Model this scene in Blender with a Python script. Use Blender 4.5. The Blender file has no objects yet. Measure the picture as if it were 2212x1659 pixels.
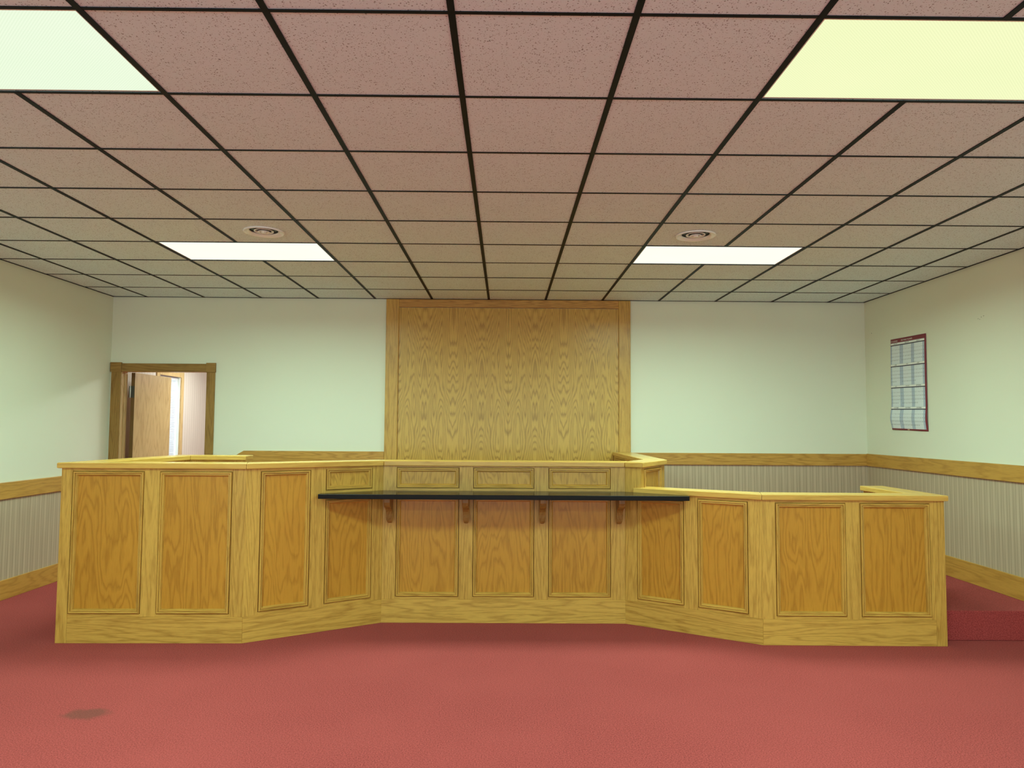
import bpy, bmesh, math, random
from mathutils import Matrix, Vector

random.seed(7)
SC = bpy.context.scene
COL = SC.collection
PI = math.pi

# ------------------------------------------------------------------ camera, world, lights, exposure
H_CAM = 1.485
F_PX, PITCH, YAW, ROLL = 1565.05, 0.0575240, 0.0087946, 0.0064723
cam_data = bpy.data.cameras.new('camera')
cam_data.sensor_fit = 'HORIZONTAL'
cam_data.sensor_width = 36.0
cam_data.lens = F_PX / 2212 * 36.0
cam_data.clip_start = 0.05
cam = bpy.data.objects.new('camera', cam_data)
COL.objects.link(cam)
fwd = Vector((math.sin(YAW) * math.cos(PITCH), math.cos(YAW) * math.cos(PITCH), math.sin(PITCH)))
right = Vector((math.cos(YAW), -math.sin(YAW), 0))
up = right.cross(fwd)
r2 = right * math.cos(ROLL) + up * math.sin(ROLL)
u2 = up * math.cos(ROLL) - right * math.sin(ROLL)
m = Matrix((r2, u2, -fwd)).transposed().to_4x4()
m.translation = Vector((0, 0, H_CAM))
cam.matrix_world = m
SC.camera = cam

world = bpy.data.worlds.new('world')
SC.world = world
world.use_nodes = True
world.node_tree.nodes['Background'].inputs[0].default_value = (0.74, 0.92, 1.0, 1)
world.node_tree.nodes['Background'].inputs[1].default_value = 4.2

SC.view_settings.view_transform = 'Standard'
SC.view_settings.look = 'None'
SC.view_settings.gamma = 1.0
SC.view_settings.use_curve_mapping = False
SC.view_settings.exposure = 0.27
SC.cycles.diffuse_bounces = 8
SC.cycles.max_bounces = 12

# ceiling grid and the lamps in it
S = 0.6096
GX0, GY0 = -0.1862, 2.3058
CEIL = 2.836
LAMP_W = 50.0
LAMP_SPREAD = math.radians(168)
LAMP_COL = (0.65, 1.0, 0.80)
def gx(i): return GX0 + i * S
def gy(j): return GY0 + j * S
def area_lamp(name, x, y, z, sx, sy, watt, col, spread, parent=None):
    d = bpy.data.lights.new(name, 'AREA')
    d.shape = 'RECTANGLE'; d.size = sx; d.size_y = sy
    d.energy = watt; d.color = col; d.spread = spread
    o = bpy.data.objects.new(name, d); COL.objects.link(o)
    o.location = (x, y, z)
    if parent: o.parent = parent
    return o
# the rows of ceiling lamps that go on behind the viewer (same pitch of five tiles)
for jr in (-5,):
    for ic in (-3, 3):
        area_lamp('ceiling_lamp', gx(ic), gy(jr) + S / 2, CEIL - .002, 2 * S - .06, S - .06, LAMP_W, LAMP_COL, LAMP_SPREAD)
# windows added behind the viewer let in sky light for the ceiling; the portals only guide the sampling of that sky
for wx in (-2.75, -.17, 2.41):
    pt = area_lamp('window_portal', wx, -3.06, 1.65, 2.2, 1.6, 1, (1, 1, 1), PI)
    pt.rotation_euler = (PI / 2, 0, 0); pt.data.cycles.is_portal = True
# unseen lamp added to brighten the small room beyond the open door
area_lamp('annex_lamp', -3.1, 9.3, 2.46, 1.1, .5, 44, (.90, 1.0, .92), PI)

# ------------------------------------------------------------------ helpers
def tag(o, label=None, cat=None, group=None, kind=None):
    if label: o['label'] = label
    if cat: o['category'] = cat
    if group: o['group'] = group
    if kind: o['kind'] = kind
    return o
def obj(name, mesh, mat=None, parent=None, loc=None, rz=0.0):
    o = bpy.data.objects.new(name, mesh)
    COL.objects.link(o)
    if mat is not None and mesh is not None and not mesh.materials:
        mesh.materials.append(mat)
    if parent: o.parent = parent
    if loc is not None: o.location = loc
    if rz: o.rotation_euler = (0, 0, rz)
    return o
def empty(name, loc=(0, 0, 0), rz=0.0):
    o = bpy.data.objects.new(name, None); COL.objects.link(o)
    o.empty_display_size = .1
    o.location = loc; o.rotation_euler = (0, 0, rz)
    return o
def to_mesh(bm, name, smooth=False):
    bmesh.ops.recalc_face_normals(bm, faces=bm.faces)
    me = bpy.data.meshes.new(name); bm.to_mesh(me); bm.free()
    if smooth:
        for p in me.polygons: p.use_smooth = True
    return me
def add_box(bm, a, b):
    vs = [bm.verts.new((x, y, z)) for z in (a[2], b[2]) for y in (a[1], b[1]) for x in (a[0], b[0])]
    for f in ((0, 2, 3, 1), (4, 5, 7, 6), (0, 1, 5, 4), (2, 6, 7, 3), (0, 4, 6, 2), (1, 3, 7, 5)):
        bm.faces.new([vs[k] for k in f])
def box_mesh(name, a, b, bev=0.0, seg=1):
    bm = bmesh.new(); add_box(bm, a, b)
    if bev: bmesh.ops.bevel(bm, geom=list(bm.edges), offset=bev, segments=seg, profile=.5, affect='EDGES')
    return to_mesh(bm, name)
def boxes_mesh(name, lst):
    bm = bmesh.new()
    for a, b in lst: add_box(bm, a, b)
    return to_mesh(bm, name)
def prism_mesh(name, pts, z0, z1, bev=0.0, seg=2):
    bm = bmesh.new()
    lo = [bm.verts.new((p[0], p[1], z0)) for p in pts]
    hi = [bm.verts.new((p[0], p[1], z1)) for p in pts]
    bm.faces.new(lo); bm.faces.new(hi)
    n = len(pts)
    for k in range(n):
        bm.faces.new((lo[k], lo[(k + 1) % n], hi[(k + 1) % n], hi[k]))
    bmesh.ops.recalc_face_normals(bm, faces=bm.faces)
    if bev: bmesh.ops.bevel(bm, geom=list(bm.edges), offset=bev, segments=seg, profile=.5, affect='EDGES')
    return to_mesh(bm, name)
def lathe_mesh(name, prof, n=48, smooth=True):
    bm = bmesh.new(); rings = []
    for r, z in prof:
        rings.append([bm.verts.new((r * math.cos(2 * PI * k / n), r * math.sin(2 * PI * k / n), z)) for k in range(n)])
    for a, b in zip(rings, rings[1:]):
        for k in range(n): bm.faces.new((a[k], a[(k + 1) % n], b[(k + 1) % n], b[k]))
    if prof[-1][0] < .0008 or True:
        pass
    return to_mesh(bm, name, smooth)
def offset_path(pts, d):
    """offset an open plan path to its left by d (right-hand side is the outside, d<0 goes outside)"""
    out = []
    n = len(pts)
    for k in range(n):
        P = Vector(pts[k])
        dirs = []
        if k > 0: dirs.append((P - Vector(pts[k - 1])).normalized())
        if k < n - 1: dirs.append((Vector(pts[k + 1]) - P).normalized())
        ns = [Vector((-q.y, q.x)) for q in dirs]
        if len(ns) == 1: out.append(P + ns[0] * d)
        else:
            b = (ns[0] + ns[1]).normalized()
            out.append(P + b * (d / max(.3, b.dot(ns[0]))))
    return out

# ------------------------------------------------------------------ materials
class NT:
    def __init__(self, name):
        self.mat = bpy.data.materials.new(name); self.mat.use_nodes = True
        self.t = self.mat.node_tree; self.t.nodes.clear()
        self.out = self.t.nodes.new('ShaderNodeOutputMaterial')
    def n(self, typ, **kw):
        nd = self.t.nodes.new(typ)
        for k, v in kw.items(): setattr(nd, k, v)
        return nd
    def l(self, a, b): self.t.links.new(a, b)
    def put(self, sock, v):
        if hasattr(v, 'is_output') or hasattr(v, 'links'): self.l(v, sock)
        else: sock.default_value = v
    def math(self, op, a, b=None, c=None, clamp=False):
        nd = self.n('ShaderNodeMath', operation=op, use_clamp=clamp)
        for s, v in zip(nd.inputs, (a, b, c)):
            if v is not None: self.put(s, v)
        return nd.outputs[0]
    def vmath(self, op, a, b=None):
        nd = self.n('ShaderNodeVectorMath', operation=op)
        self.put(nd.inputs[0], a)
        if b is not None: self.put(nd.inputs[1], b)
        return nd.outputs[0]
    def noise(self, vec, scale, detail=2.0, rough=.5, dist=0.0):
        nd = self.n('ShaderNodeTexNoise')
        self.l(vec, nd.inputs['Vector'])
        nd.inputs['Scale'].default_value = scale
        nd.inputs['Detail'].default_value = detail
        nd.inputs['Roughness'].default_value = rough
        nd.inputs['Distortion'].default_value = dist
        return nd.outputs[0]
    def ramp(self, fac, stops):
        nd = self.n('ShaderNodeValToRGB'); self.l(fac, nd.inputs[0])
        e = nd.color_ramp.elements
        while len(e) < len(stops): e.new(.5)
        for k, (p, c) in enumerate(stops):
            e[k].position = p; e[k].color = (*c, 1) if len(c) == 3 else c
        return nd.outputs[0]
    def mix(self, fac, a, b, mode='MIX'):
        nd = self.n('ShaderNodeMix', data_type='RGBA', blend_type=mode)
        self.put(nd.inputs[0], fac)
        for s, v in ((nd.inputs[6], a), (nd.inputs[7], b)):
            self.put(s, (*v, 1) if isinstance(v, tuple) and len(v) == 3 else v)
        return nd.outputs[2]
    def bsdf(self, col, rough=.5, spec=.5, metal=0.0, normal=None, coat=0.0):
        b = self.n('ShaderNodeBsdfPrincipled')
        self.put(b.inputs['Base Color'], (*col, 1) if isinstance(col, tuple) and len(col) == 3 else col)
        self.put(b.inputs['Roughness'], rough)
        b.inputs['Specular IOR Level'].default_value = spec
        b.inputs['Metallic'].default_value = metal
        if coat:
            b.inputs['Coat Weight'].default_value = coat; b.inputs['Coat Roughness'].default_value = .2
        if normal is not None: self.l(normal, b.inputs['Normal'])
        self.l(b.outputs[0], self.out.inputs[0])
        return b
    def bump(self, h, strength=.3, dist=.001):
        nd = self.n('ShaderNodeBump'); nd.inputs['Strength'].default_value = strength
        nd.inputs['Distance'].default_value = dist; self.l(h, nd.inputs['Height'])
        return nd.outputs[0]
    def coords(self, rand=0.0, geo=False):
        if geo: return self.n('ShaderNodeNewGeometry').outputs['Position']
        c = self.n('ShaderNodeTexCoord').outputs['Object']
        if rand:
            r = self.n('ShaderNodeObjectInfo').outputs['Random']
            off = self.math('MULTIPLY', r, rand)
            cx = self.n('ShaderNodeCombineXYZ')
            for s in cx.inputs: self.l(off, s)
            c = self.vmath('ADD', c, cx.outputs[0])
        return c

def plain(name, col, rough=.5, spec=.5, metal=0.0):
    t = NT(name); t.bsdf(col, rough, spec, metal); return t.mat

def oak(name, light, dark, axis, figure=1.0, lines=9.0, across=4.2, along=.55, slope=2.6, rough=.34, pore=.35, book=0.0, contrast=1.0):
    """varnished oak: growth lines are contours of a stretched noise field, plus fine pores along the grain"""
    t = NT(name)
    c = t.coords(rand=43.0)
    if book:
        raw = t.n('ShaderNodeTexCoord').outputs['Object']
        sep = t.n('ShaderNodeSeparateXYZ'); t.l(raw, sep.inputs[0])
        px = t.math('PINGPONG', t.math('ADD', sep.outputs[0], 7.0 * book), book)
        cb = t.n('ShaderNodeCombineXYZ'); t.l(px, cb.inputs[0]); t.l(sep.outputs[1], cb.inputs[1]); t.l(sep.outputs[2], cb.inputs[2])
        c = cb.outputs[0]
    k = 'XYZ'.index(axis)
    sc = [across] * 3; sc[k] = along
    v = t.vmath('MULTIPLY', c, tuple(sc))
    sep = t.n('ShaderNodeSeparateXYZ'); t.l(c, sep.inputs[0])
    field = t.noise(v, 1.0, 3.0, .42, .25)
    f = t.math('ADD', t.math('MULTIPLY', field, lines * 2.0), t.math('MULTIPLY', sep.outputs[k], slope))
    jag = [60.0] * 3; jag[k] = 9.0
    f = t.math('ADD', f, t.math('MULTIPLY', t.noise(t.vmath('MULTIPLY', c, tuple(jag)), 1.0, 1.0), .55))
    ring = t.math('FRACT', f)
    ringv = t.ramp(ring, [(0.0, (.15,) * 3), (.22, (.85,) * 3), (.62, (1,) * 3), (.86, (.45,) * 3), (1.0, (.15,) * 3)])
    pv = [420.0] * 3; pv[k] = 11.0
    pores = t.noise(t.vmath('MULTIPLY', c, tuple(pv)), 1.0, 2.0, .6)
    poresv = t.ramp(pores, [(.30, (0,) * 3), (.52, (1,) * 3)])
    big = t.noise(t.vmath('MULTIPLY', c, tuple([x * .35 for x in sc])), 1.0, 1.0)
    fac = t.math('MULTIPLY_ADD', t.math('SUBTRACT', 1.0, ringv), .62 * contrast * figure, 0.0)
    fac = t.math('ADD', fac, t.math('MULTIPLY', t.math('SUBTRACT', 1.0, poresv), pore))
    fac = t.math('ADD', fac, t.math('MULTIPLY', t.math('SUBTRACT', big, .5), .5), clamp=True)
    col = t.mix(fac, light, dark)
    bmp = t.bump(t.math('ADD', t.math('MULTIPLY', poresv, .5), t.math('MULTIPLY', ringv, .5)), .12, .0008)
    t.bsdf(col, rough, .42, 0, bmp)
    return t.mat

FR_L, FR_D = (.665, .402, .083), (.30, .140, .018)      # solid frame timber
PN_L, PN_D = (.58, .285, .034), (.29, .112, .008)     # veneer of the panels
CS_L, CS_D = (.36, .205, .050), (.165, .075, .012)      # darker door casing
M = {}
M['frame_z'] = oak('oak_frame_upright', FR_L, FR_D, 'Z', .75, 7, 7.5, .35, 1.4, pore=.5)
M['frame_x'] = oak('oak_frame_level', FR_L, FR_D, 'X', .85, 7, 7.5, .5, 1.6, pore=.45)
M['cap_x'] = oak('oak_cap', (.72, .44, .10), (.42, .21, .032), 'X', .6, 7, 7.0, .4, 1.2, rough=.26, pore=.35)
M['veneer'] = oak('oak_veneer_panel', PN_L, PN_D, 'Z', .8, 8.5, 5.2, .8, 3.2, pore=.28)
M['veneer_up'] = oak('oak_veneer_upper', (.62, .350, .060), (.30, .145, .018), 'Z', 1.0, 9, 6.5, 1.4, 4.0, pore=.28)
M['book'] = oak('oak_bookmatched_sheet', (.66, .410, .080), (.31, .162, .021), 'Z', 1.35, 24, 3.3, .36, 4.5, pore=.34, book=.305, rough=.30)
M['casing_z'] = oak('oak_casing_upright', CS_L, CS_D, 'Z', .9, 7, 8, .5, 2, rough=.42, pore=.5)
M['casing_x'] = oak('oak_casing_level', CS_L, CS_D, 'X', .9, 7, 8, .5, 2, rough=.42, pore=.5)
M['rail_x'] = oak('oak_rail_level', (.60, .33, .07), (.30, .130, .018), 'X', 1.0, 9, 6.5, .6, 1.2, pore=.4)
M['rail_y'] = oak('oak_rail_deep', (.60, .33, .07), (.33, .150, .020), 'Y', .8, 6, 6.5, .5, 1.0, pore=.35)
M['door'] = oak('oak_door_leaf', (.60, .42, .20), (.36, .215, .075), 'Z', .8, 8, 5, .6, 3, rough=.45, pore=.4)
M['door_edge'] = plain('door_edge_timber', (.16, .085, .02), .55)

def paint_wall():
    t = NT('cream_wall_vinyl')
    p = t.coords(geo=True)
    w = t.noise(p, 420.0, 2.0, .6)
    col = t.mix(t.noise(p, 1.3, 2.0), (.77, .80, .655), (.81, .84, .695))
    t.bsdf(col, .62, .25, 0, t.bump(w, .12, .0006))
    return t.mat
def wallpaper(axis, name, dark=(.40, .315, .22), light=(.61, .495, .36)):
    """irregular upright stripes of taupe and beige"""
    t = NT(name)
    p = t.coords(geo=True)
    s1 = [1.0, 1.0, 1.0]
    k = 'XYZ'.index(axis)
    sep = t.n('ShaderNodeSeparateXYZ'); t.l(p, sep.inputs[0])
    def one(freq, zf, det):
        cb = t.n('ShaderNodeCombineXYZ')
        t.l(t.math('MULTIPLY', sep.outputs[k], freq), cb.inputs[0])
        t.l(t.math('MULTIPLY', sep.outputs[2], zf), cb.inputs[1])
        return t.noise(cb.outputs[0], 1.0, det, .55)
    wob = one(6.0, .25, 1.0)
    ph = t.math('FRACT', t.math('ADD', t.math('DIVIDE', sep.outputs[k], .066), t.math('MULTIPLY', wob, .5)))
    stripe = t.ramp(ph, [(.0, (.1,) * 3), (.08, (.95,) * 3), (.34, (.9,) * 3), (.44, (.1,) * 3), (.58, (.05,) * 3), (.64, (.85,) * 3), (.70, (.8,) * 3), (.76, (.1,) * 3)])
    b = one(240.0, 2.0, 1.0)
    g = one(420.0, 260.0, 1.0)
    fine = t.ramp(b, [(.36, (0,) * 3), (.64, (1,) * 3)])
    f = t.math('ADD', t.math('MULTIPLY', stripe, .52), t.math('MULTIPLY', fine, .42))
    f = t.math('ADD', f, t.math('MULTIPLY', t.math('SUBTRACT', g, .5), .55), clamp=True)
    col = t.mix(f, dark, light)
    t.bsdf(col, .8, .2, 0, t.bump(fine, .15, .0005))
    return t.mat
def carpet():
    t = NT('red_cut_pile_carpet')
    p = t.coords(geo=True)
    n1 = t.noise(p, 150.0, 3.0, .75)
    n2 = t.noise(p, 55.0, 2.0, .6)
    n3 = t.noise(p, 1.1, 3.0, .55)
    f = t.ramp(n1, [(.34, (0,) * 3), (.66, (1,) * 3)])
    col = t.mix(f, (.150, .016, .017), (.57, .100, .098))
    col = t.mix(t.math('MULTIPLY', t.math('SUBTRACT', 1.0, n2), .35), col, (.30, .041, .039))
    col = t.mix(t.math('MULTIPLY', t.math('SUBTRACT', n3, .42), .9, clamp=True), col, (.47, .083, .080))
    # old spill left of the bench: an oval blotch with a ragged edge
    sep = t.n('ShaderNodeSeparateXYZ'); t.l(p, sep.inputs[0])
    ex = t.math('DIVIDE', t.math('SUBTRACT', sep.outputs[0], -2.125), .135)
    ey = t.math('DIVIDE', t.math('SUBTRACT', sep.outputs[1], 3.815), .085)
    rr = t.math('SQRT', t.math('ADD', t.math('MULTIPLY', ex, ex), t.math('MULTIPLY', ey, ey)))
    rr = t.math('ADD', rr, t.math('MULTIPLY', t.math('SUBTRACT', t.noise(p, 16.0, 3.0), .5), .9))
    blot = t.ramp(rr, [(.55, (.62,) * 3), (1.25, (0,) * 3)])
    col = t.mix(blot, col, (.125, .050, .036))
    hgt = t.math('ADD', t.math('MULTIPLY', n1, .6), t.math('MULTIPLY', n2, .4))
    b = t.bsdf(col, .95, .08, 0, t.bump(hgt, .9, .006))
    b.inputs['Sheen Weight'].default_value = .12
    b.inputs['Sheen Roughness'].default_value = .5
    b.inputs['Sheen Tint'].default_value = (1.0, .55, .5, 1)
    return t.mat
def tile_mat():
    t = NT('fissured_mineral_tile')
    c = t.coords(rand=31.0)
    def holes(scale, lo, hi, w):
        vo = t.n('ShaderNodeTexVoronoi'); t.l(t.vmath('ADD', c, t_off(t, c)), vo.inputs['Vector']); vo.inputs['Scale'].default_value = scale
        wob = t.math('MULTIPLY', t.math('SUBTRACT', t.noise(c, scale * 1.5, 1.0), .5), w)
        d = t.math('ADD', vo.outputs['Distance'], wob)
        size = t.math('MULTIPLY', t.n('ShaderNodeSeparateColor').outputs[0], 0.0)
        sc = t.n('ShaderNodeSeparateColor'); t.l(vo.outputs['Color'], sc.inputs[0])
        thr = t.math('MULTIPLY', sc.outputs[0], hi)
        return t.math('LESS_THAN', d, t.math('SUBTRACT', thr, lo))
    def t_off(t, c):
        nd = t.n('ShaderNodeTexNoise'); t.l(c, nd.inputs['Vector']); nd.inputs['Scale'].default_value = 40.0
        return t.vmath('MULTIPLY', nd.outputs['Color'], (.012, .012, 0))
    h = t.math('MAXIMUM', holes(118.0, .14, .50, .5), holes(190.0, .17, .48, .5))
    base = t.mix(t.noise(c, 6.0, 2.0), (.72, .855, .90), (.76, .895, .94))
    col = t.mix(t.math('MULTIPLY', h, .66), base, (.07, .06, .05))
    t.bsdf(col, .9, .1, 0, t.bump(t.math('SUBTRACT', t.noise(c, 300.0, 2.0), h), .25, .0015))
    return t.mat
def lens_mat(name, colr, strength):
    t = NT(name)
    c = t.coords()
    sep = t.n('ShaderNodeSeparateXYZ'); t.l(c, sep.inputs[0])
    def wv(a, b):
        s = t.math('ADD', t.math('MULTIPLY', sep.outputs[0], a), t.math('MULTIPLY', sep.outputs[1], b))
        return t.math('MULTIPLY_ADD', t.math('SINE', s), .5, .5)
    k = 2 * PI / .0115
    pat = t.math('MULTIPLY', wv(k, k), wv(k, -k))
    e = t.n('ShaderNodeEmission')
    blotch = t.noise(c, 2.6, 2.0)
    colm = t.mix(blotch, colr, tuple(min(1.0, x * 1.06) for x in colr))
    t.l(colm, e.inputs[0])
    t.l(t.math('MULTIPLY_ADD', pat, .16 * strength, .94 * strength), e.inputs[1])
    t.l(e.outputs[0], t.out.inputs[0])
    return t.mat

M['wall'] = paint_wall()
M['paper_x'] = wallpaper('X', 'striped_wallpaper_across')
M['paper_y'] = wallpaper('Y', 'striped_wallpaper_deep')
M['carpet'] = carpet()
M['tile'] = tile_mat()
M['tee'] = plain('black_grid_metal', (.006, .009, .013), .5, .12)
M['plenum'] = plain('plenum_grey', (.25, .25, .24), .9, .1)
M['white_metal'] = plain('white_enamel_metal', (.86, .90, .84), .3, .5)
M['vent_metal'] = plain('glossy_white_vent', (.86, .90, .86), .16, .6)
M['dark_metal'] = plain('dark_duct_metal', (.02, .025, .03), .5, .5)
M['lens_warm'] = lens_mat('lamp_lens_yellowish', (.90, .98, .55), .83)
M['lens_cool'] = lens_mat('lamp_lens_greenish', (.84, .99, .73), .83)
M['lens_far'] = lens_mat('lamp_lens_bright', (.97, 1.0, .82), .90)
M['laminate'] = plain('black_laminate', (.004, .0045, .005), .2, .22)
M['hinge'] = plain('dark_steel_hinge', (.10, .11, .10), .35, .5, .8)
M['blind'] = plain('white_blind', (.58, .59, .64), .5)
M['annex_wall'] = wallpaper('Y', 'pale_striped_wallpaper', (.55, .47, .42), (.72, .64, .58))
M['hole'] = plain('nail_hole_dark', (.07, .08, .05), .9)
M['cal_white'] = plain('calendar_paper', (.84, .92, .97), .55)
M['cal_head'] = plain('calendar_white_strip', (.93, .96, .95), .55)
M['cal_shade'] = plain('calendar_weekend_blue', (.50, .60, .74), .55)
M['cal_red'] = plain('calendar_maroon', (.22, .020, .040), .5)
M['cal_navy'] = plain('calendar_navy', (.008, .014, .045), .5)
M['cal_ink'] = plain('calendar_ink', (.04, .05, .08), .6)
M['cal_line'] = plain('calendar_line', (.50, .57, .62), .6)
M['cal_peach'] = plain('calendar_peach', (.75, .45, .30), .6)
M['glass'] = plain('window_glass', (.9, .92, .95), .05)

# ------------------------------------------------------------------ room shell
XL, XR, YB, YF = -4.209, 3.871, 7.737, -3.0
PLAT = 0.208
TOP = CEIL + .06
def struct(name, mesh, mat, label, parent=None):
    o = obj(name, mesh, mat, parent)
    if parent is None: tag(o, label, kind='structure')
    return o
struct('floor', box_mesh('floor', (XL - .1, YF - .1, -.08), (XR + .1, 11.3, 0)), M['carpet'], 'red cut pile carpet floor with a dark spill on the left')
WT = .12
wl = struct('wall_left', box_mesh('wall_left', (XL - WT, YF, 0), (XL, YB + WT, TOP)), M['wall'], 'cream left wall above striped wallpaper')
wr = struct('wall_right', box_mesh('wall_right', (XR, YF, 0), (XR + WT, YB + WT, TOP)), M['wall'], 'cream right wall with the year planner')
DX0, DX1, DZ = -4.106, -3.167, 2.056
wb = struct('wall_back', boxes_mesh('wall_back', [((XL, YB, 0), (DX0, YB + WT, TOP)), ((DX0, YB, DZ), (DX1, YB + WT, TOP)), ((DX1, YB, 0), (XR, YB + WT, TOP))]), M['wall'], 'cream back wall behind the bench')
FWX = [(wx - 1.1, wx + 1.1) for wx in (-2.75, -.17, 2.41)]
fb = [((XL, YF - WT, 0), (XR, YF, .85)), ((XL, YF - WT, 2.45), (XR, YF, TOP))]
for x0_, x1_ in zip([XL] + [w_[1] for w_ in FWX], [w_[0] for w_ in FWX] + [XR]): fb.append(((x0_, YF - WT, .85), (x1_, YF, 2.45)))
wf = struct('wall_front', boxes_mesh('wall_front', fb), M['wall'], 'cream wall with windows behind the viewer')
for k_, (x0_, x1_) in enumerate(FWX):  # unseen windows, added to bring daylight onto the ceiling
    fw = empty('window_%d' % (k_ + 2), ((x0_ + x1_) / 2, YF, .85)); tag(fw, 'window behind the viewer', kind='structure')
    for nm_, a_, b_ in (('window_frame', (-1.1, -.08, 0), (-1.05, -.03, 1.6)), ('window_frame', (1.05, -.08, 0), (1.1, -.03, 1.6)), ('window_frame', (-1.05, -.08, 1.55), (1.05, -.03, 1.6)), ('window_frame', (-1.05, -.08, 0), (1.05, -.03, .05)), ('mullion', (-.02, -.08, .05), (.02, -.03, 1.55))):
        obj(nm_, box_mesh(nm_, a_, b_, .003), M['white_metal'], fw)
struct('wallpaper', box_mesh('wallpaper', (XL, YF, .0), (XL + .002, YB, .90)), M['paper_y'], '', wl)
struct('wallpaper', box_mesh('wallpaper', (XR - .002, YF, .0), (XR, YB, 1.14)), M['paper_y'], '', wr)
struct('wallpaper', box_mesh('wallpaper', (1.32, YB - .002, PLAT), (XR, YB, 1.14)), M['paper_x'], '', wb)
struct('wallpaper', box_mesh('wallpaper', (-2.70, YB - .002, PLAT), (-1.27, YB, 1.14)), M['paper_x'], '', wb)
for k, (yy, zz, rr) in enumerate(((5.865, 2.386, .0024), (5.826, 2.394, .0027), (5.846, 2.378, .0022), (5.796, 2.399, .0030), (7.592, 2.486, .0034))):
    bm = bmesh.new()
    bmesh.ops.create_cone(bm, cap_ends=True, segments=12, radius1=rr, radius2=rr, depth=.002, matrix=Matrix.Rotation(PI / 2, 4, 'Y'))
    obj('nail_hole', to_mesh(bm, 'nail_hole'), M['hole'], wr, (XR - .0006, yy, zz))

# chair rails and baseboards
def trim(name, a, b, mat, label, bev=.004):
    o = obj(name, box_mesh(name, a, b, bev, 2), mat); tag(o, label, kind='structure'); return o
trim('trim_1', (XR - .022, YF + .01, 1.083), (XR, YB - .022, 1.212), M['rail_y'], 'oak chair rail along the right wall')
trim('trim_2', (1.335, YB - .022, 1.083), (XR - .003, YB, 1.208), M['rail_x'], 'oak chair rail on the back wall right of the oak panel')
bm = bmesh.new()
pl = [(-2.815, 1.175), (-2.765, 1.203), (-1.285, 1.203), (-1.285, 1.080), (-2.73, 1.080), (-3.02, .90), (-3.02, 1.035)]
fr = [bm.verts.new((x, YB - .022, z)) for x, z in pl]; bk = [bm.verts.new((x, YB, z)) for x, z in pl]
bm.faces.new(fr); bm.faces.new(bk)
for k in range(len(pl)): bm.faces.new((fr[k], fr[(k + 1) % 7], bk[(k + 1) % 7], bk[k]))
tag(obj('trim_3', to_mesh(bm, 'trim_3'), M['rail_x']), 'oak chair rail between the doorway and the oak panel', kind='structure')
trim('trim_4', (XL, YF + .01, .842), (XL + .022, YB - .03, .983), M['rail_y'], 'oak chair rail along the left wall')
trim('baseboard_left', (XL, YF + .01, 0), (XL + .016, YB - .03, .165), M['rail_y'], 'oak baseboard along the left wall', .003)
trim('baseboard_right', (XR - .016, YF + .01, 0), (XR, 5.12, .172), M['rail_y'], 'oak baseboard low along the right wall in front of the platform', .003)
trim('baseboard_platform', (XR - .016, 5.13, PLAT), (XR, YB - .02, .380), M['rail_y'], 'oak baseboard along the right wall above the platform', .003)
trim('baseboard_back', (1.40, YB - .016, PLAT), (XR - .02, YB, .380), M['rail_x'], 'oak baseboard on the back wall behind the low counter', .003)

# ceiling: plenum slab, tees and tiles
ceil = struct('ceiling', box_mesh('ceiling', (XL, YF, CEIL + .05), (XR, YB, CEIL + .09)), M['plenum'], 'suspended ceiling of pinkish fissured tiles in a black grid')
cols = list(range(-6, 7)); rows = list(range(-8, 9))
xe = [XL] + [gx(i) for i in cols] + [XR]
ye = [YF] + [gy(j) for j in rows] + [YB]
TW = .012
for i in cols:
    cuts = [YF] + ([v for j in (-5, 0, 5) for v in (gy(j), gy(j + 1))] if abs(i) == 3 else []) + [YB]
    for a_, b_ in zip(cuts[::2], cuts[1::2]):
        obj('main_tee', box_mesh('main_tee', (-TW, a_, 0), (TW, b_, .003)), M['tee'], ceil, (gx(i), 0, CEIL - .0008))
for j in rows:
    obj('cross_tee', box_mesh('cross_tee', (XL, -.0075, 0), (XR, .0075, .0025)), M['tee'], ceil, (0, gy(j), CEIL - .0002))
for nm, a, b in (('wall_angle', (XL, YF, 0), (XL + .018, YB, .002)), ('wall_angle', (XR - .02, YF, 0), (XR, YB, .002)), ('wall_angle', (XL, YB - .018, 0), (XR, YB, .002))):
    obj(nm, box_mesh(nm, a, b), M['tee'], ceil, (0, 0, CEIL))
lit = set()
for ic in (-3, 3):
    for jr in (0, 5, -5):
        for d in (-1, 0): lit.add((ic + d, jr))
vent = {(-3, 4), (2, 4)}
HT = S / 2 - .0015
full_tile = box_mesh('tile', (-HT, -HT, 0), (HT, HT, .014))
full_tile.materials.append(M['tile'])
def holed_tile(r):
    bm = bmesh.new(); n = 32
    def sq(k):
        a = 2 * PI * k / n; c, s = math.cos(a), math.sin(a); q = HT / max(abs(c), abs(s)); return c * q, s * q
    rings = []
    for z in (0, .014):
        rings.append([bm.verts.new((*sq(k), z)) for k in range(n)])
        rings.append([bm.verts.new((r * math.cos(2 * PI * k / n), r * math.sin(2 * PI * k / n), z)) for k in range(n)])
    for a, b in ((0, 1), (1, 3), (3, 2), (2, 0)):
        for k in range(n): bm.faces.new((rings[a][k], rings[a][(k + 1) % n], rings[b][(k + 1) % n], rings[b][k]))
    return to_mesh(bm, 'tile')
vent_tile = holed_tile(.118); vent_tile.materials.append(M['tile'])
TZ = CEIL + .0026
part_cache = {}
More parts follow.
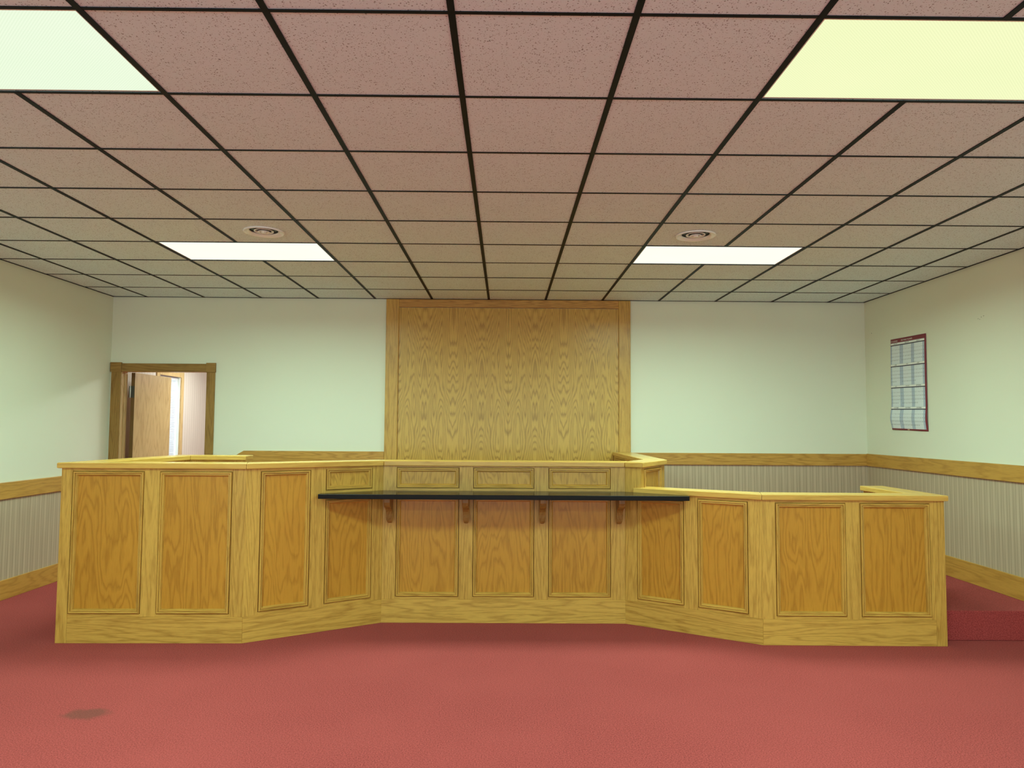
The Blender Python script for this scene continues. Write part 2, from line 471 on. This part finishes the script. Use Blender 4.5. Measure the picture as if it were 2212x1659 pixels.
for a in range(len(xe) - 1):
    ci = a - 7
    for b in range(len(ye) - 1):
        rj = b - 9
        if (ci, rj) in lit: continue
        w, h = xe[a + 1] - xe[a], ye[b + 1] - ye[b]
        cx, cy = (xe[a] + xe[a + 1]) / 2, (ye[b] + ye[b + 1]) / 2
        if (ci, rj) in vent: me = vent_tile
        elif abs(w - S) < 1e-4 and abs(h - S) < 1e-4: me = full_tile
        else:
            key = (round(w, 4), round(h, 4))
            if key not in part_cache:
                part_cache[key] = box_mesh('tile', (-w / 2 + .0015, -h / 2 + .0015, 0), (w / 2 - .0015, h / 2 - .0015, .014))
                part_cache[key].materials.append(M['tile'])
            me = part_cache[key]
        obj('tile', me, None, ceil, (cx, cy, TZ + random.uniform(0, .0015)))

# platform behind the counter, one step high, wrapping round the bench
P = [(-3.030, 5.010), (-1.777, 5.022), (-.926, 5.552), (.916, 5.552), (1.773, 5.026), (3.030, 5.014)]
inn = offset_path(P, .132)
plat_pts = [(-2.1, YB - .003), (-2.1, inn[1].y + .01), (inn[1].x, inn[1].y), (inn[2].x, inn[2].y), (inn[3].x, inn[3].y), (inn[4].x, inn[4].y), (2.9, 5.146), (XR - .003, 5.146), (XR - .003, YB - .003)]
plat = obj('platform', prism_mesh('platform', plat_pts, .001, PLAT, .006, 2), M['carpet'])
tag(plat, 'red carpeted platform one step above the floor behind the bench', kind='structure')

# ------------------------------------------------------------------ doorway and the room beyond
d1 = empty('door_1', (DX0, YB, 0)); tag(d1, 'open doorway in the back wall left of the bench', kind='structure')
OX0, OX1, OZ = -4.086, -3.187, 2.036
def dpart(name, a, b, mat, bev=.002, parent=d1):
    o = DX0, YB, 0
    return obj(name, box_mesh(name, tuple(x - y for x, y in zip(a, o)), tuple(x - y for x, y in zip(b, o)), bev), mat, parent)
dpart('jamb', (DX0, YB - .004, 0), (OX0, YB + WT, OZ), M['door'])
dpart('jamb', (OX1, YB - .004, 0), (DX1, YB + WT, OZ), M['frame_z'])
dpart('head_jamb', (DX0, YB - .004, OZ), (DX1, YB + WT, DZ), M['frame_x'])
dpart('door_stop', (OX0, YB + .05, 0), (OX0 + .012, YB + .085, OZ), M['door'])
dpart('casing', (-4.192, YB - .018, 0), (-4.092, YB, 2.036), M['casing_z'])
dpart('casing', (-3.182, YB - .018, 0), (-3.094, YB, 2.036), M['casing_z'])
dpart('head_casing', (-4.085, YB - .018, 2.034), (-3.188, YB, 2.122), M['casing_x'])
dpart('corner_block', (-4.202, YB - .026, 2.030), (-4.086, YB, 2.132), M['casing_x'])
dpart('corner_block', (-3.188, YB - .026, 2.030), (-3.088, YB, 2.132), M['casing_x'])
# leaf swung right back into the other room
LEAF = empty('door_leaf', (-4.052 - DX0, .132, 0), math.radians(88.0)); LEAF.parent = d1
LEAF.location = (-4.052 - DX0, .132, 0)
obj('leaf', box_mesh('leaf', (0, -.040, .008), (.79, .0, 2.031), .0015), M['door'], LEAF)
obj('leaf_edge', box_mesh('leaf_edge', (-.002, -.0395, .008), (.0, -.0005, 2.031)), M['door_edge'], LEAF)
hg = boxes_mesh('hinge', [((-.022, .004, 1.762), (.004, .010, 1.888)), ((-.004, -.036, 1.762), (-.001, .004, 1.888))])
hobj = obj('hinge', hg, M['hinge'], LEAF)
bm = bmesh.new(); bmesh.ops.create_cone(bm, cap_ends=True, segments=12, radius1=.007, radius2=.007, depth=.128, matrix=Matrix.Translation((-.010, .004, 1.825)))
obj('hinge_pin', to_mesh(bm, 'hinge_pin', True), M['white_metal'], LEAF)
# annex
AX, AY, AZ = -4.25, 11.2, 2.55
WY0, WY1, WZ0, WZ1 = 8.90, 9.49, .85, 2.085
wa = struct('wall_annex_left', boxes_mesh('wall_annex_left', [((AX - .14, YB + WT, 0), (AX, WY0, AZ)), ((AX - .14, WY1, 0), (AX, AY, AZ)), ((AX - .14, WY0, 0), (AX, WY1, WZ0)), ((AX - .14, WY0, WZ1), (AX, WY1, AZ))]), M['annex_wall'], 'striped wallpaper wall seen through the doorway')
struct('wall_annex_back', box_mesh('wall_annex_back', (AX - .14, AY, 0), (-1.5, AY + .1, AZ)), M['annex_wall'], 'far wall of the room beyond the doorway')
struct('wall_annex_right', box_mesh('wall_annex_right', (-1.6, YB + WT, 0), (-1.5, AY, AZ)), M['annex_wall'], 'right wall of the room beyond the doorway')
struct('ceiling_annex', box_mesh('ceiling_annex', (AX - .14, YB + WT, AZ), (-1.5, AY + .1, AZ + .08)), M['white_metal'], 'ceiling of the room beyond the doorway')
w1 = empty('window_1', (AX, (WY0 + WY1) / 2, WZ0)); tag(w1, 'window with white blind beyond the open door', kind='structure')
def wpart(name, a, b, mat, bev=.002):
    o = w1.location
    return obj(name, box_mesh(name, tuple(x - y for x, y in zip(a, o)), tuple(x - y for x, y in zip(b, o)), bev), mat, w1)
wpart('window_casing', (AX, WY0 - .075, WZ0 - .02), (AX + .016, WY0, WZ1 + .075), M['door'])
wpart('window_casing', (AX, WY1, WZ0 - .02), (AX + .016, WY1 + .075, WZ1 + .075), M['door'])
wpart('window_head', (AX, WY0, WZ1), (AX + .016, WY1, WZ1 + .075), M['door'])
wpart('window_sill', (AX - .1, WY0, WZ0 - .02), (AX + .05, WY1, WZ0), M['door'])
wpart('window_reveal', (AX - .14, WY1 - .012, WZ0), (AX, WY1, WZ1), M['white_metal'])
gl = NT('window_glass_clear'); gb = gl.n('ShaderNodeBsdfGlass'); gb.inputs['Roughness'].default_value = 0; gb.inputs['IOR'].default_value = 1.02; gl.l(gb.outputs[0], gl.out.inputs[0])
wpart('pane', (AX - .125, WY0, WZ0), (AX - .121, WY1 - .012, WZ1), gl.mat, 0)
bl = empty('window_blind', (AX - .045, (WY0 + WY1) / 2, WZ0)); tag(bl, 'white slatted blind in the window beyond the open door', 'blind')
hw = (WY1 - WY0) / 2 - .02
obj('headrail', box_mesh('headrail', (-.02, -hw, WZ1 - WZ0 - .045), (.02, hw, WZ1 - WZ0 - .003), .002), M['blind'], bl)
bm = bmesh.new()
z = WZ1 - WZ0 - .06
while z > .03:
    mt = Matrix.Translation((0, 0, z)) @ Matrix.Rotation(math.radians(64), 4, 'Y')
    n0 = len(bm.verts); add_box(bm, (-.012, -hw, -.0005), (.012, hw, .0005)); bm.verts.ensure_lookup_table()
    for v in bm.verts[n0:]: v.co = mt @ v.co
    z -= .0215
sl = obj('slats', to_mesh(bm, 'slats'), M['blind'], bl); sl['kind'] = 'stuff'

# ------------------------------------------------------------------ oak panel on the back wall
wp = empty('oak_wall_panel', (.03, YB, PLAT)); tag(wp, 'tall bookmatched oak veneer panel framed on the back wall', 'wall panel')
def ppart(name, a, b, mat, bev=.003):
    o = wp.location
    c = Vector(((a[0] + b[0]) / 2, (a[1] + b[1]) / 2, (a[2] + b[2]) / 2)) - Vector(o)
    hx = [(b[k] - a[k]) / 2 for k in range(3)]
    return obj(name, box_mesh(name, tuple(-x for x in hx), tuple(hx), bev), mat, wp, c)
ppart('veneer_sheet', (-1.150, YB - .012, PLAT), (.0265, YB - .001, 2.745), M['book'], .0005)
ppart('veneer_sheet', (.0275, YB - .012, PLAT), (1.212, YB - .001, 2.745), M['book'], .0005)
ppart('stile', (-1.282, YB - .034, PLAT), (-1.147, YB - .001, CEIL - .004), M['frame_z'])
ppart('stile', (1.208, YB - .034, PLAT), (1.334, YB - .001, CEIL - .004), M['frame_z'])
ppart('top_rail', (-1.147, YB - .032, 2.748), (1.208, YB - .001, CEIL - .004), M['rail_x'])

# ------------------------------------------------------------------ the bench
CAP_T, CAP_L, CAPH = 1.214, 1.023, .038
bench = empty('courtroom_bench', (0, 5.3, 0))
tag(bench, 'long angled oak judge bench with raised moulded panels on red carpet', 'bench')
B0 = Vector(bench.location)

MOULD = [(0.0, .012), (0.0, -.004), (.003, -.009), (.007, -.0095), (.0100, -.006), (.0105, .001), (.0125, .001), (.0135, -.003), (.0170, -.0035), (.0205, .001), (.0240, .011), (.0250, .0175)]
def moulding_mesh(x0, x1, z0, z1):
    bm = bmesh.new(); rings = []
    for d, y in [(u * 1.18, v) for u, v in MOULD]:
        rings.append([bm.verts.new(q) for q in ((x0 + d, y, z0 + d), (x1 - d, y, z0 + d), (x1 - d, y, z1 - d), (x0 + d, y, z1 - d))])
    for a, b in zip(rings, rings[1:]):
        for k in range(4):
            f = bm.faces.new((a[k], a[(k + 1) % 4], b[(k + 1) % 4], b[k])); f.material_index = k % 2
    me = to_mesh(bm, 'moulding'); me.materials.append(M['frame_x']); me.materials.append(M['frame_z'])
    return me
def section(name, A, Bp, core_pts, z0, ztop, stiles, panels, rails, kick=None, post=None, label=None):
    """one straight run of panelling; local x runs along its face, local y goes into the bench"""
    A, Bp = Vector(A), Vector(Bp)
    d = Bp - A; L = d.length; ang = math.atan2(d.y, d.x)
    R = Matrix.Rotation(-ang, 2)
    pts = [R @ (Vector(q) - A) for q in core_pts]
    core = obj(name, prism_mesh(name, pts, z0, ztop), M['frame_z'], bench, Vector((A.x, A.y, 0)) - B0, ang)
    if label: core['label'] = label
    def bx(nm, a, b, mat, bev=.0012):
        c = Vector([(u + v) / 2 for u, v in zip(a, b)]); hx = [(v - u) / 2 for u, v in zip(a, b)]
        return obj(nm, box_mesh(nm, tuple(-x for x in hx), tuple(hx), bev), mat, core, c)
    for s0, s1, a, b in stiles: bx('stile', (s0, 0, a), (s1, .019, b), M['frame_z'])
    for s0, s1, a, b in rails: bx('rail', (s0, .001, a), (s1, .019, b), M['frame_x'])
    for s0, s1, a, b in panels:
        obj('moulding', moulding_mesh(s0 + .0075, s1 - .0075, a + .0075, b - .0075), None, core)
        bx('panel', (s0 + .033, .0150, a + .033), (s1 - .033, .0185, b - .033), M['veneer'] if b - a > .4 and name == 'front_section' else M['veneer_up'], 0)  # side panels take the paler veneer, so the light on them is painted in
    if kick: bx('kick_board', (kick[0], -.003, .0), (kick[1], .018, .175), M['frame_x'])
    if post: bx('corner_post', (post[0], -.003, .0), (post[1], .018, ztop), M['frame_z'])
    return core, L

uT, uL = CAP_T - CAPH, CAP_L - CAPH     # undersides of the caps
Q1 = (1.024, 5.486); Q2 = (1.308, 5.966); Q3 = (1.308, YB - .036)
TALL = [(-2.205, 6.372), (-2.815, 6.372), P[0], P[1], P[2], P[3], Q1, Q2, Q3]
LOW0 = (.976, 5.515)
LOW = [LOW0, P[4], P[5], (3.012, 5.83)]
fT, bT = offset_path(TALL, .018), offset_path(TALL, .135)
fL, bL = offset_path(LOW, .018), offset_path(LOW, .135)
def q(f, b, k): return [f[k], f[k + 1], b[k + 1], b[k]]
KZ = .175
PB, PT = .190, 1.161
# left wing
x = lambda v: v + 3.030
section('front_section', P[0], P[1], q(fT, bT, 2), 0, uT,
        [(x(-2.470), x(-2.364), KZ, uT), (x(-1.870), 1.253, KZ, uT)],
        [(x(-2.958), x(-2.466), PB, PT), (x(-2.367), x(-1.867), PB, PT)],
        [(x(-2.958), x(-1.87), PT - .004, uT), (x(-2.958), x(-1.87), KZ, PB + .004)],
        (.075, 1.253), (0, .074), 'two tall oak panels of the left wing')
# left angled run
section('front_section', P[1], P[2], q(fT, bT, 3), 0, uT,
        [(0, .098, KZ, uT), (.449, .560, KZ, uT), (.916, 1.0025, KZ, uT)],
        [(.096, .451, PB, PT), (.557, .919, 1.003, 1.168), (.557, .919, PB, .944)],
        [(.096, .919, PT - .004, uT), (.096, .919, KZ, PB + .004), (.557, .919, .940, 1.007)],
        (.0, 1.0025), None, 'angled run of oak panels left of the centre')
# centre
x = lambda v: v + .926
section('front_section', P[2], P[3], q(fT, bT, 4), 0, uT,
        [(0, x(-.823), KZ, uT), (x(-.347), x(-.241), KZ, uT), (x(.224), x(.332), KZ, uT), (x(.806), 1.842, KZ, uT)],
        [(x(a), x(b), z0, z1) for a, b in ((-.826, -.344), (-.244, .227), (.329, .809)) for z0, z1 in ((PB, .944), (1.003, 1.168))],
        [(x(-.826), x(.809), PT + .003, uT), (x(-.826), x(.809), KZ, PB + .004), (x(-.826), x(.809), .940, 1.007)],
        (.0, 1.842), None, 'straight centre run with three low and three high panels')
# short tall stub where the bench steps down
section('front_section', P[3], Q1, q(fT, bT, 5), uL, uT, [(0, .126, uL, uT)], [], [], None, None, 'tall end post at the step down of the bench')
# side of the judge's place, seen above the low counter
L2 = (Vector(Q2) - Vector(Q1)).length
section('side_section', Q1, Q2, q(fT, bT, 6), PLAT, uT, [(0, .07, PLAT, uT), (L2 - .085, L2, PLAT, uT)], [(.067, L2 - .082, .42, PT + .004)],
        [(.067, L2 - .08, PT, uT), (.067, L2 - .08, PLAT, .425)], None, None, 'angled oak side panel above the low counter')
# run back to the wall, panelled on the judge's side
i8, i7 = bT[8], bT[7]
section('side_section', (i8.x - .019, i8.y), (i7.x - .019, i7.y), [fT[8], fT[7], bT[7], bT[8]], PLAT, uT,
        [(0, .08, PLAT, uT), (.72, .82, PLAT, uT), (1.42, 1.51, PLAT, uT)], [(.078, .722, .4, PT), (.818, 1.422, .4, PT)],
        [(.078, 1.422, PT - .004, uT), (.078, 1.422, PLAT, .404)], None, None, 'oak side run from the bench back to the wall')
# left return, panelled inside
j2, j1 = bT[2], bT[1]
dd = (j1 - j2).normalized(); nn = Vector((dd.y, -dd.x)) * .019
LL = (j1 - j2).length
section('side_section', j2 + nn, j1 + nn, [fT[2], fT[1], bT[1], bT[2]], 0, uT,
        [(0, .08, .1, uT), (LL - .09, LL, .1, uT)], [(.078, LL - .088, .2, PT)], [(.078, LL - .088, PT - .004, uT), (.078, LL - .088, .1, .204)], None, None, 'left return of the bench running back')
# short run closing the left station, panelled towards the viewer
a0, a1 = bT[1], bT[0]
Ls = (a1 - a0).length
section('side_section', a0 + Vector((0, -.019)), a1 + Vector((0, -.019)), [fT[1], fT[0], bT[0], bT[1]], 0, uT,
        [(0, .1, .1, uT), (Ls - .1, Ls, .1, uT)], [(.098, Ls - .098, .2, PT)], [(.098, Ls - .098, PT - .004, uT), (.098, Ls - .098, .1, .204)], None, None, 'short oak run at the back of the left station')
# right angled run (low)
LR = (Vector(P[4]) - Vector(P[3])).length
section('front_section', P[3], P[4], [offset_path(P, .018)[3], offset_path(P, .018)[4], offset_path(P, .135)[4], offset_path(P, .135)[3]], 0, uL,
        [(0, .096, KZ, uL), (.455, .557, KZ, uL), (.911, LR, KZ, uL)],
        [(.093, .458, PB, .950), (.554, .914, PB, .970)],
        [(.093, .914, .966, uL), (.093, .914, KZ, PB + .004), (.093, .458, .946, .97)],
        (.0, LR), None, 'angled run of oak panels right of the centre')
# right wing (low)
x = lambda v: v - 1.773
section('front_section', P[4], P[5], q(fL, bL, 1), 0, uL,
        [(0, x(1.866), KZ, uL), (x(2.350), x(2.449), KZ, uL), (x(2.931), x(2.962), KZ, uL)],
        [(x(1.863), x(2.353), PB, .970), (x(2.446), x(2.934), PB, .970)],
        [(x(1.863), x(2.934), .966, uL), (x(1.863), x(2.934), KZ, PB + .004)],
        (.0, x(2.957)), (x(2.958), x(3.030)), 'two oak panels of the low right wing')
LX = (Vector(LOW[3]) - Vector(LOW[2])).length
section('side_section', P[5], LOW[3], q(fL, bL, 2), PLAT, uL, [(0, .08, PLAT, uL), (LX - .08, LX, PLAT, uL)], [(.078, LX - .078, .42, .965)], [(.078, LX - .078, PLAT, .424), (.078, LX - .078, .961, uL)], None, None, 'low right return of the counter')

# caps, one board per run with mitred ends
def caps(path, ztop, labels, ov=-.022, inn_=.165):
    o_, i_ = offset_path(path, ov), offset_path(path, inn_)
    for k in range(len(path) - 1):
        A, Bp = Vector(path[k]), Vector(path[k + 1]); d = Bp - A; ang = math.atan2(d.y, d.x); R = Matrix.Rotation(-ang, 2)
        e = .0006
        pts = [R @ (Vector(p_) - A) for p_ in (o_[k], o_[k + 1], i_[k + 1], i_[k])]
        pts[0].x += e; pts[3].x += e; pts[1].x -= e; pts[2].x -= e
        obj('cap_rail', prism_mesh('cap_rail', pts, ztop - CAPH, ztop, .005, 2), M['cap_x'], bench, Vector((A.x, A.y, 0)) - B0, ang)
caps(TALL, CAP_T, None)
caps(LOW, CAP_L, None)

# ------------------------------------------------------------------ black shelf with brackets
shelf = empty('counter_shelf', (0, 5.54, .77)); tag(shelf, 'long black laminate shelf on oak brackets across the bench front', 'shelf')
SO = Vector(shelf.location)
g = .006
sp = [(-1.331, 5.208), (1.322, 5.208), (1.322, 5.296 - g), (.913, 5.548 - g), (-.924, 5.548 - g), (-1.331, 5.294 - g)]
obj('shelf_top', prism_mesh('shelf_top', [(a - SO.x, b - SO.y) for a, b in sp], .956 - SO.z, .9895 - SO.z, .002, 2), M['laminate'], shelf)
prof = [(0, 0), (.175, 0), (.175, -.030), (.165, -.052), (.140, -.068), (.110, -.078), (.082, -.090), (.062, -.108), (.054, -.130), (.050, -.155), (.044, -.176), (.030, -.192), (.012, -.199), (0, -.200)]
bm = bmesh.new()
bw = .0245
bwz = lambda z: bw if z > -.15 else bw * (1 - .55 * ((-.15 - z) / .05) ** 2)
l_ = [bm.verts.new((-bwz(z), -d, z)) for d, z in prof]; r_ = [bm.verts.new((bwz(z), -d, z)) for d, z in prof]
bm.faces.new(l_); bm.faces.new(r_)
for k in range(len(prof)): bm.faces.new((l_[k], l_[(k + 1) % len(prof)], r_[(k + 1) % len(prof)], r_[k]))
bmesh.ops.recalc_face_normals(bm, faces=bm.faces)
eds = [e for e in bm.edges if abs(e.verts[0].co.x - e.verts[1].co.x) < 1e-6 and min(e.verts[0].co.y, e.verts[1].co.y) < -.01]
bmesh.ops.bevel(bm, geom=eds, offset=.006, segments=3, profile=.5, affect='EDGES')
br_me = to_mesh(bm, 'bracket'); br_me.materials.append(M['casing_z'])
pl_me = box_mesh('bracket_plate', (-.042, -.20, -.011), (.042, 0, 0), .002); pl_me.materials.append(M['frame_x'])
for bx_ in (-.868, -.291, .284, .866):
    b_ = obj('bracket', br_me, None, shelf, (bx_ - SO.x, 5.5505 - SO.y, .9445 - SO.z))
    obj('bracket_plate', pl_me, None, b_, (0, 0, .011))

# ------------------------------------------------------------------ ceiling lights
def ceiling_light(ic, jr, lens, label, strength=1.0):
    t = empty('ceiling_light', (gx(ic), gy(jr) + S / 2, CEIL)); tag(t, label, 'ceiling light', 'four lit ceiling panels')
    w, h = S - .013, S / 2 - .013
    fr = .007
    obj('frame', boxes_mesh('frame', [((-w, -h, .004), (w, -h + fr, .03)), ((-w, h - fr, .004), (w, h, .03)), ((-w, -h + fr, .004), (-w + fr, h - fr, .03)), ((w - fr, -h + fr, .004), (w, h - fr, .03))]), M['white_metal'], t)
    obj('lens', box_mesh('lens', (-w + fr, -h + fr, .005), (w - fr, h - fr, .009)), lens, t)
    obj('housing', boxes_mesh('housing', [((-w, -h, .031), (w, h, .045))]), M['white_metal'], t)
    area_lamp('lamp', 0, 0, -.0045, 2 * w - .03, 2 * h - .03, LAMP_W * strength, LAMP_COL, LAMP_SPREAD, t)
ceiling_light(-3, 0, M['lens_cool'], 'large pale green ceiling light at the upper left corner')
ceiling_light(3, 0, M['lens_warm'], 'large yellowish ceiling light at the upper right corner')
ceiling_light(-3, 5, M['lens_far'], 'far ceiling light above the doorway side of the bench')
ceiling_light(3, 5, M['lens_far'], 'far ceiling light above the low right counter')

# ------------------------------------------------------------------ round air diffusers
def diffuser(ci, rj, label):
    t = empty('air_diffuser', (gx(ci) + S / 2, gy(rj) + S / 2, TZ)); tag(t, label, 'air vent', 'round ceiling diffusers')
    obj('flange', lathe_mesh('flange', [(.140, .0), (.141, -.007), (.136, -.011), (.128, -.009), (.112, -.002), (.098, .003), (.096, .009), (.116, .012), (.118, .0)]), M['vent_metal'], t)
    obj('inner_cone', lathe_mesh('inner_cone', [(.068, .004), (.067, -.001), (.060, .000), (.050, .010), (.052, .013), (.062, .008), (.068, .004)]), M['vent_metal'], t)
    obj('inner_cone', lathe_mesh('inner_cone', [(.042, -.002), (.041, -.008), (.034, -.006), (.024, .004), (.026, .008), (.042, -.002)]), M['vent_metal'], t)
    obj('hub', lathe_mesh('hub', [(.018, .004), (.018, -.010), (.012, -.012), (.0005, -.013)]), M['vent_metal'], t)
    bmv = bmesh.new(); bmesh.ops.create_circle(bmv, cap_ends=True, segments=32, radius=.1175, matrix=Matrix.Translation((0, 0, .0135)))
    obj('duct', to_mesh(bmv, 'duct'), M['dark_metal'], t)
    bmv = bmesh.new()
    for a in (0, PI / 2):
        n0 = len(bmv.verts); add_box(bmv, (-.08, -.003, .006), (.08, .003, .012)); bmv.verts.ensure_lookup_table()
        for v in bmv.verts[n0:]: v.co = Matrix.Rotation(a + PI / 4, 4, 'Z') @ v.co
    obj('spider', to_mesh(bmv, 'spider'), M['dark_metal'], t)
diffuser(-3, 4, 'round white air diffuser beside the far left ceiling light')
diffuser(2, 4, 'round white air diffuser beside the far right ceiling light')

# ------------------------------------------------------------------ year planner on the right wall
CY0, CZ0, CW, CH = 7.213, H_CAM + .887, .612, .902
cal = empty('wall_calendar', (XR, CY0 - CW / 2, CZ0 - CH)); tag(cal, 'maroon edged yearly wall planner hanging on the right wall', 'calendar')
CO = Vector(cal.location)
def cal_pt(a, b, lift=0.0):
    bump = .020 * math.exp(-((b - .79) / .085) ** 2) * (1 - .55 * a / CW) + .006 * math.sin(PI * min(1, b / CH)) + .003 * math.sin(a * 16)
    off = .004 + max(0, bump) + lift
    return Vector((XR - off, CY0 - a, CZ0 - b - .012 * a / CW)) - CO
def cal_quads(name, rects, mat, lift, parent=cal, nz=.0113):
    bm = bmesh.new()
    for a0, b0, a1, b1 in rects:
        na = max(1, int((a1 - a0) / .02)); nb = max(1, int(math.ceil((b1 - b0) / nz)))
        g_ = [[bm.verts.new(cal_pt(a0 + (a1 - a0) * u / na, b0 + (b1 - b0) * v / nb, lift)) for u in range(na + 1)] for v in range(nb + 1)]
        for v in range(nb):
            for u in range(na): bm.faces.new((g_[v][u], g_[v + 1][u], g_[v + 1][u + 1], g_[v][u + 1]))
    me = bpy.data.meshes.new(name); bm.to_mesh(me); bm.free()
    return obj(name, me, mat, parent)
_tc = {}
def text_geo(s):
    if s not in _tc:
        cu = bpy.data.curves.new('t', 'FONT'); cu.body = s; cu.size = 1.0; cu.align_x = 'CENTER'; cu.resolution_u = 2
        o = bpy.data.objects.new('t', cu); COL.objects.link(o)
        dg = bpy.context.evaluated_depsgraph_get(); me = o.evaluated_get(dg).to_mesh()
        _tc[s] = ([(v.co.x, v.co.y) for v in me.vertices], [tuple(p.vertices) for p in me.polygons])
        o.evaluated_get(dg).to_mesh_clear(); bpy.data.objects.remove(o); bpy.data.curves.remove(cu)
    return _tc[s]
def cal_text(name, items, mat, lift, parent=cal):
    vs, fs = [], []
    for s, a, b, size, wide in items:
        tv, tf = text_geo(s); n0 = len(vs)
        vs += [tuple(cal_pt(a + x_ * size * wide, b - y_ * size, lift)) for x_, y_ in tv]
        fs += [tuple(i + n0 for i in f) for f in tf]
    me = bpy.data.meshes.new(name); me.from_pydata(vs, [], fs); me.update()
    return obj(name, me, mat, parent)
# sheet: front and back skins with a small thickness
bm = bmesh.new(); NA, NB = 30, 80
gf = [[bm.verts.new(cal_pt(CW * u / NA, CH * v / NB, 0)) for u in range(NA + 1)] for v in range(NB + 1)]
gb_ = [[bm.verts.new(cal_pt(CW * u / NA, CH * v / NB, -.0008)) for u in range(NA + 1)] for v in range(NB + 1)]
for v in range(NB):
    for u in range(NA):
        bm.faces.new((gf[v][u], gf[v + 1][u], gf[v + 1][u + 1], gf[v][u + 1])); bm.faces.new((gb_[v][u], gb_[v][u + 1], gb_[v + 1][u + 1], gb_[v + 1][u]))
for v in range(NB):
    bm.faces.new((gf[v][0], gb_[v][0], gb_[v + 1][0], gf[v + 1][0])); bm.faces.new((gf[v][NA], gf[v + 1][NA], gb_[v + 1][NA], gb_[v][NA]))
for u in range(NA):
    bm.faces.new((gf[0][u], gf[0][u + 1], gb_[0][u + 1], gb_[0][u])); bm.faces.new((gf[NB][u], gb_[NB][u], gb_[NB][u + 1], gf[NB][u + 1]))
obj('sheet', to_mesh(bm, 'sheet', True), M['cal_red'], cal)
BL_, BR_, BT_, BB_ = .006, .022, .042, .016
MW = (CW - BL_ - BR_) / 3; MH = (CH - BT_ - BB_) / 4
names = 'JANUARY FEBRUARY MARCH APRIL MAY JUNE JULY AUGUST SEPTEMBER OCTOBER NOVEMBER DECEMBER'.split()
start = [3, 6, 6, 2, 4, 0, 2, 5, 1, 3, 6, 1]      # weekday of the first, Sunday = 0
days = [31, 28, 31, 30, 31, 30, 31, 31, 30, 31, 30, 31]
HS, NS = .019, .009
for mth in range(12):
    c_, r_ = mth % 3, mth // 3
    a0, b0 = BL_ + c_ * MW, BT_ + r_ * MH
    page = cal_quads('month_page', [(a0, b0 + HS + NS, a0 + MW, b0 + MH)], M['cal_white'], .0014)
    cal_quads('month_strip', [(a0, b0, a0 + MW, b0 + HS)], M['cal_head'], .0014, page)
    cal_quads('weekday_bar', [(a0 + MW * k / 7 + .0008, b0 + HS, a0 + MW * (k + 1) / 7 - .0008, b0 + HS + NS) for k in range(7)], M['cal_navy'], .0018, page)['kind'] = 'stuff'
    cw = MW / 7; top = b0 + HS + NS; wh = (MH - HS - NS) / 5.35
    cal_quads('weekend_column', [(a0, top, a0 + cw, b0 + MH), (a0 + MW - cw, top, a0 + MW, b0 + MH)], M['cal_shade'], .0018, page)['kind'] = 'stuff'
    cal_quads('grid_line', [(a0 + MW * k / 7 - .0004, top, a0 + MW * k / 7 + .0004, b0 + MH) for k in range(1, 8)] + [(a0, top + wh * k, a0 + MW, top + wh * k + .0007) for k in range(1, 6)] + [(a0, b0 - .001, a0 + MW, b0 + .001)], M['cal_line'], .0021, page)['kind'] = 'stuff'
    cal_text('month_name', [(names[mth], a0 + MW / 2, b0 + HS - .004, .0165, 1.0)], M['cal_ink'], .0024, page)
    its = []
    for d_ in range(1, days[mth] + 1):
        k = start[mth] + d_ - 1
        its.append((str(d_), a0 + (k % 7 + .5) * cw, top + min(k // 7, 5) * wh + .0135, .0150, .95))
    cal_text('date_numbers', its, M['cal_ink'], .0024, page)['kind'] = 'stuff'
cal_text('planner_brand_lettering', [('AT-A-GLANCE', .072, BT_ - .010, .0205, .95)], M['cal_head'], .002)
cal_text('planner_title', [('2025 YEARLY PLANNER', CW * .475, BT_ - .012, .0200, .95)], M['cal_head'], .002)
cal_quads('maker_mark', [(CW / 2 - .030, CH - .013, CW / 2 + .005, CH - .004)], M['cal_peach'], .002)
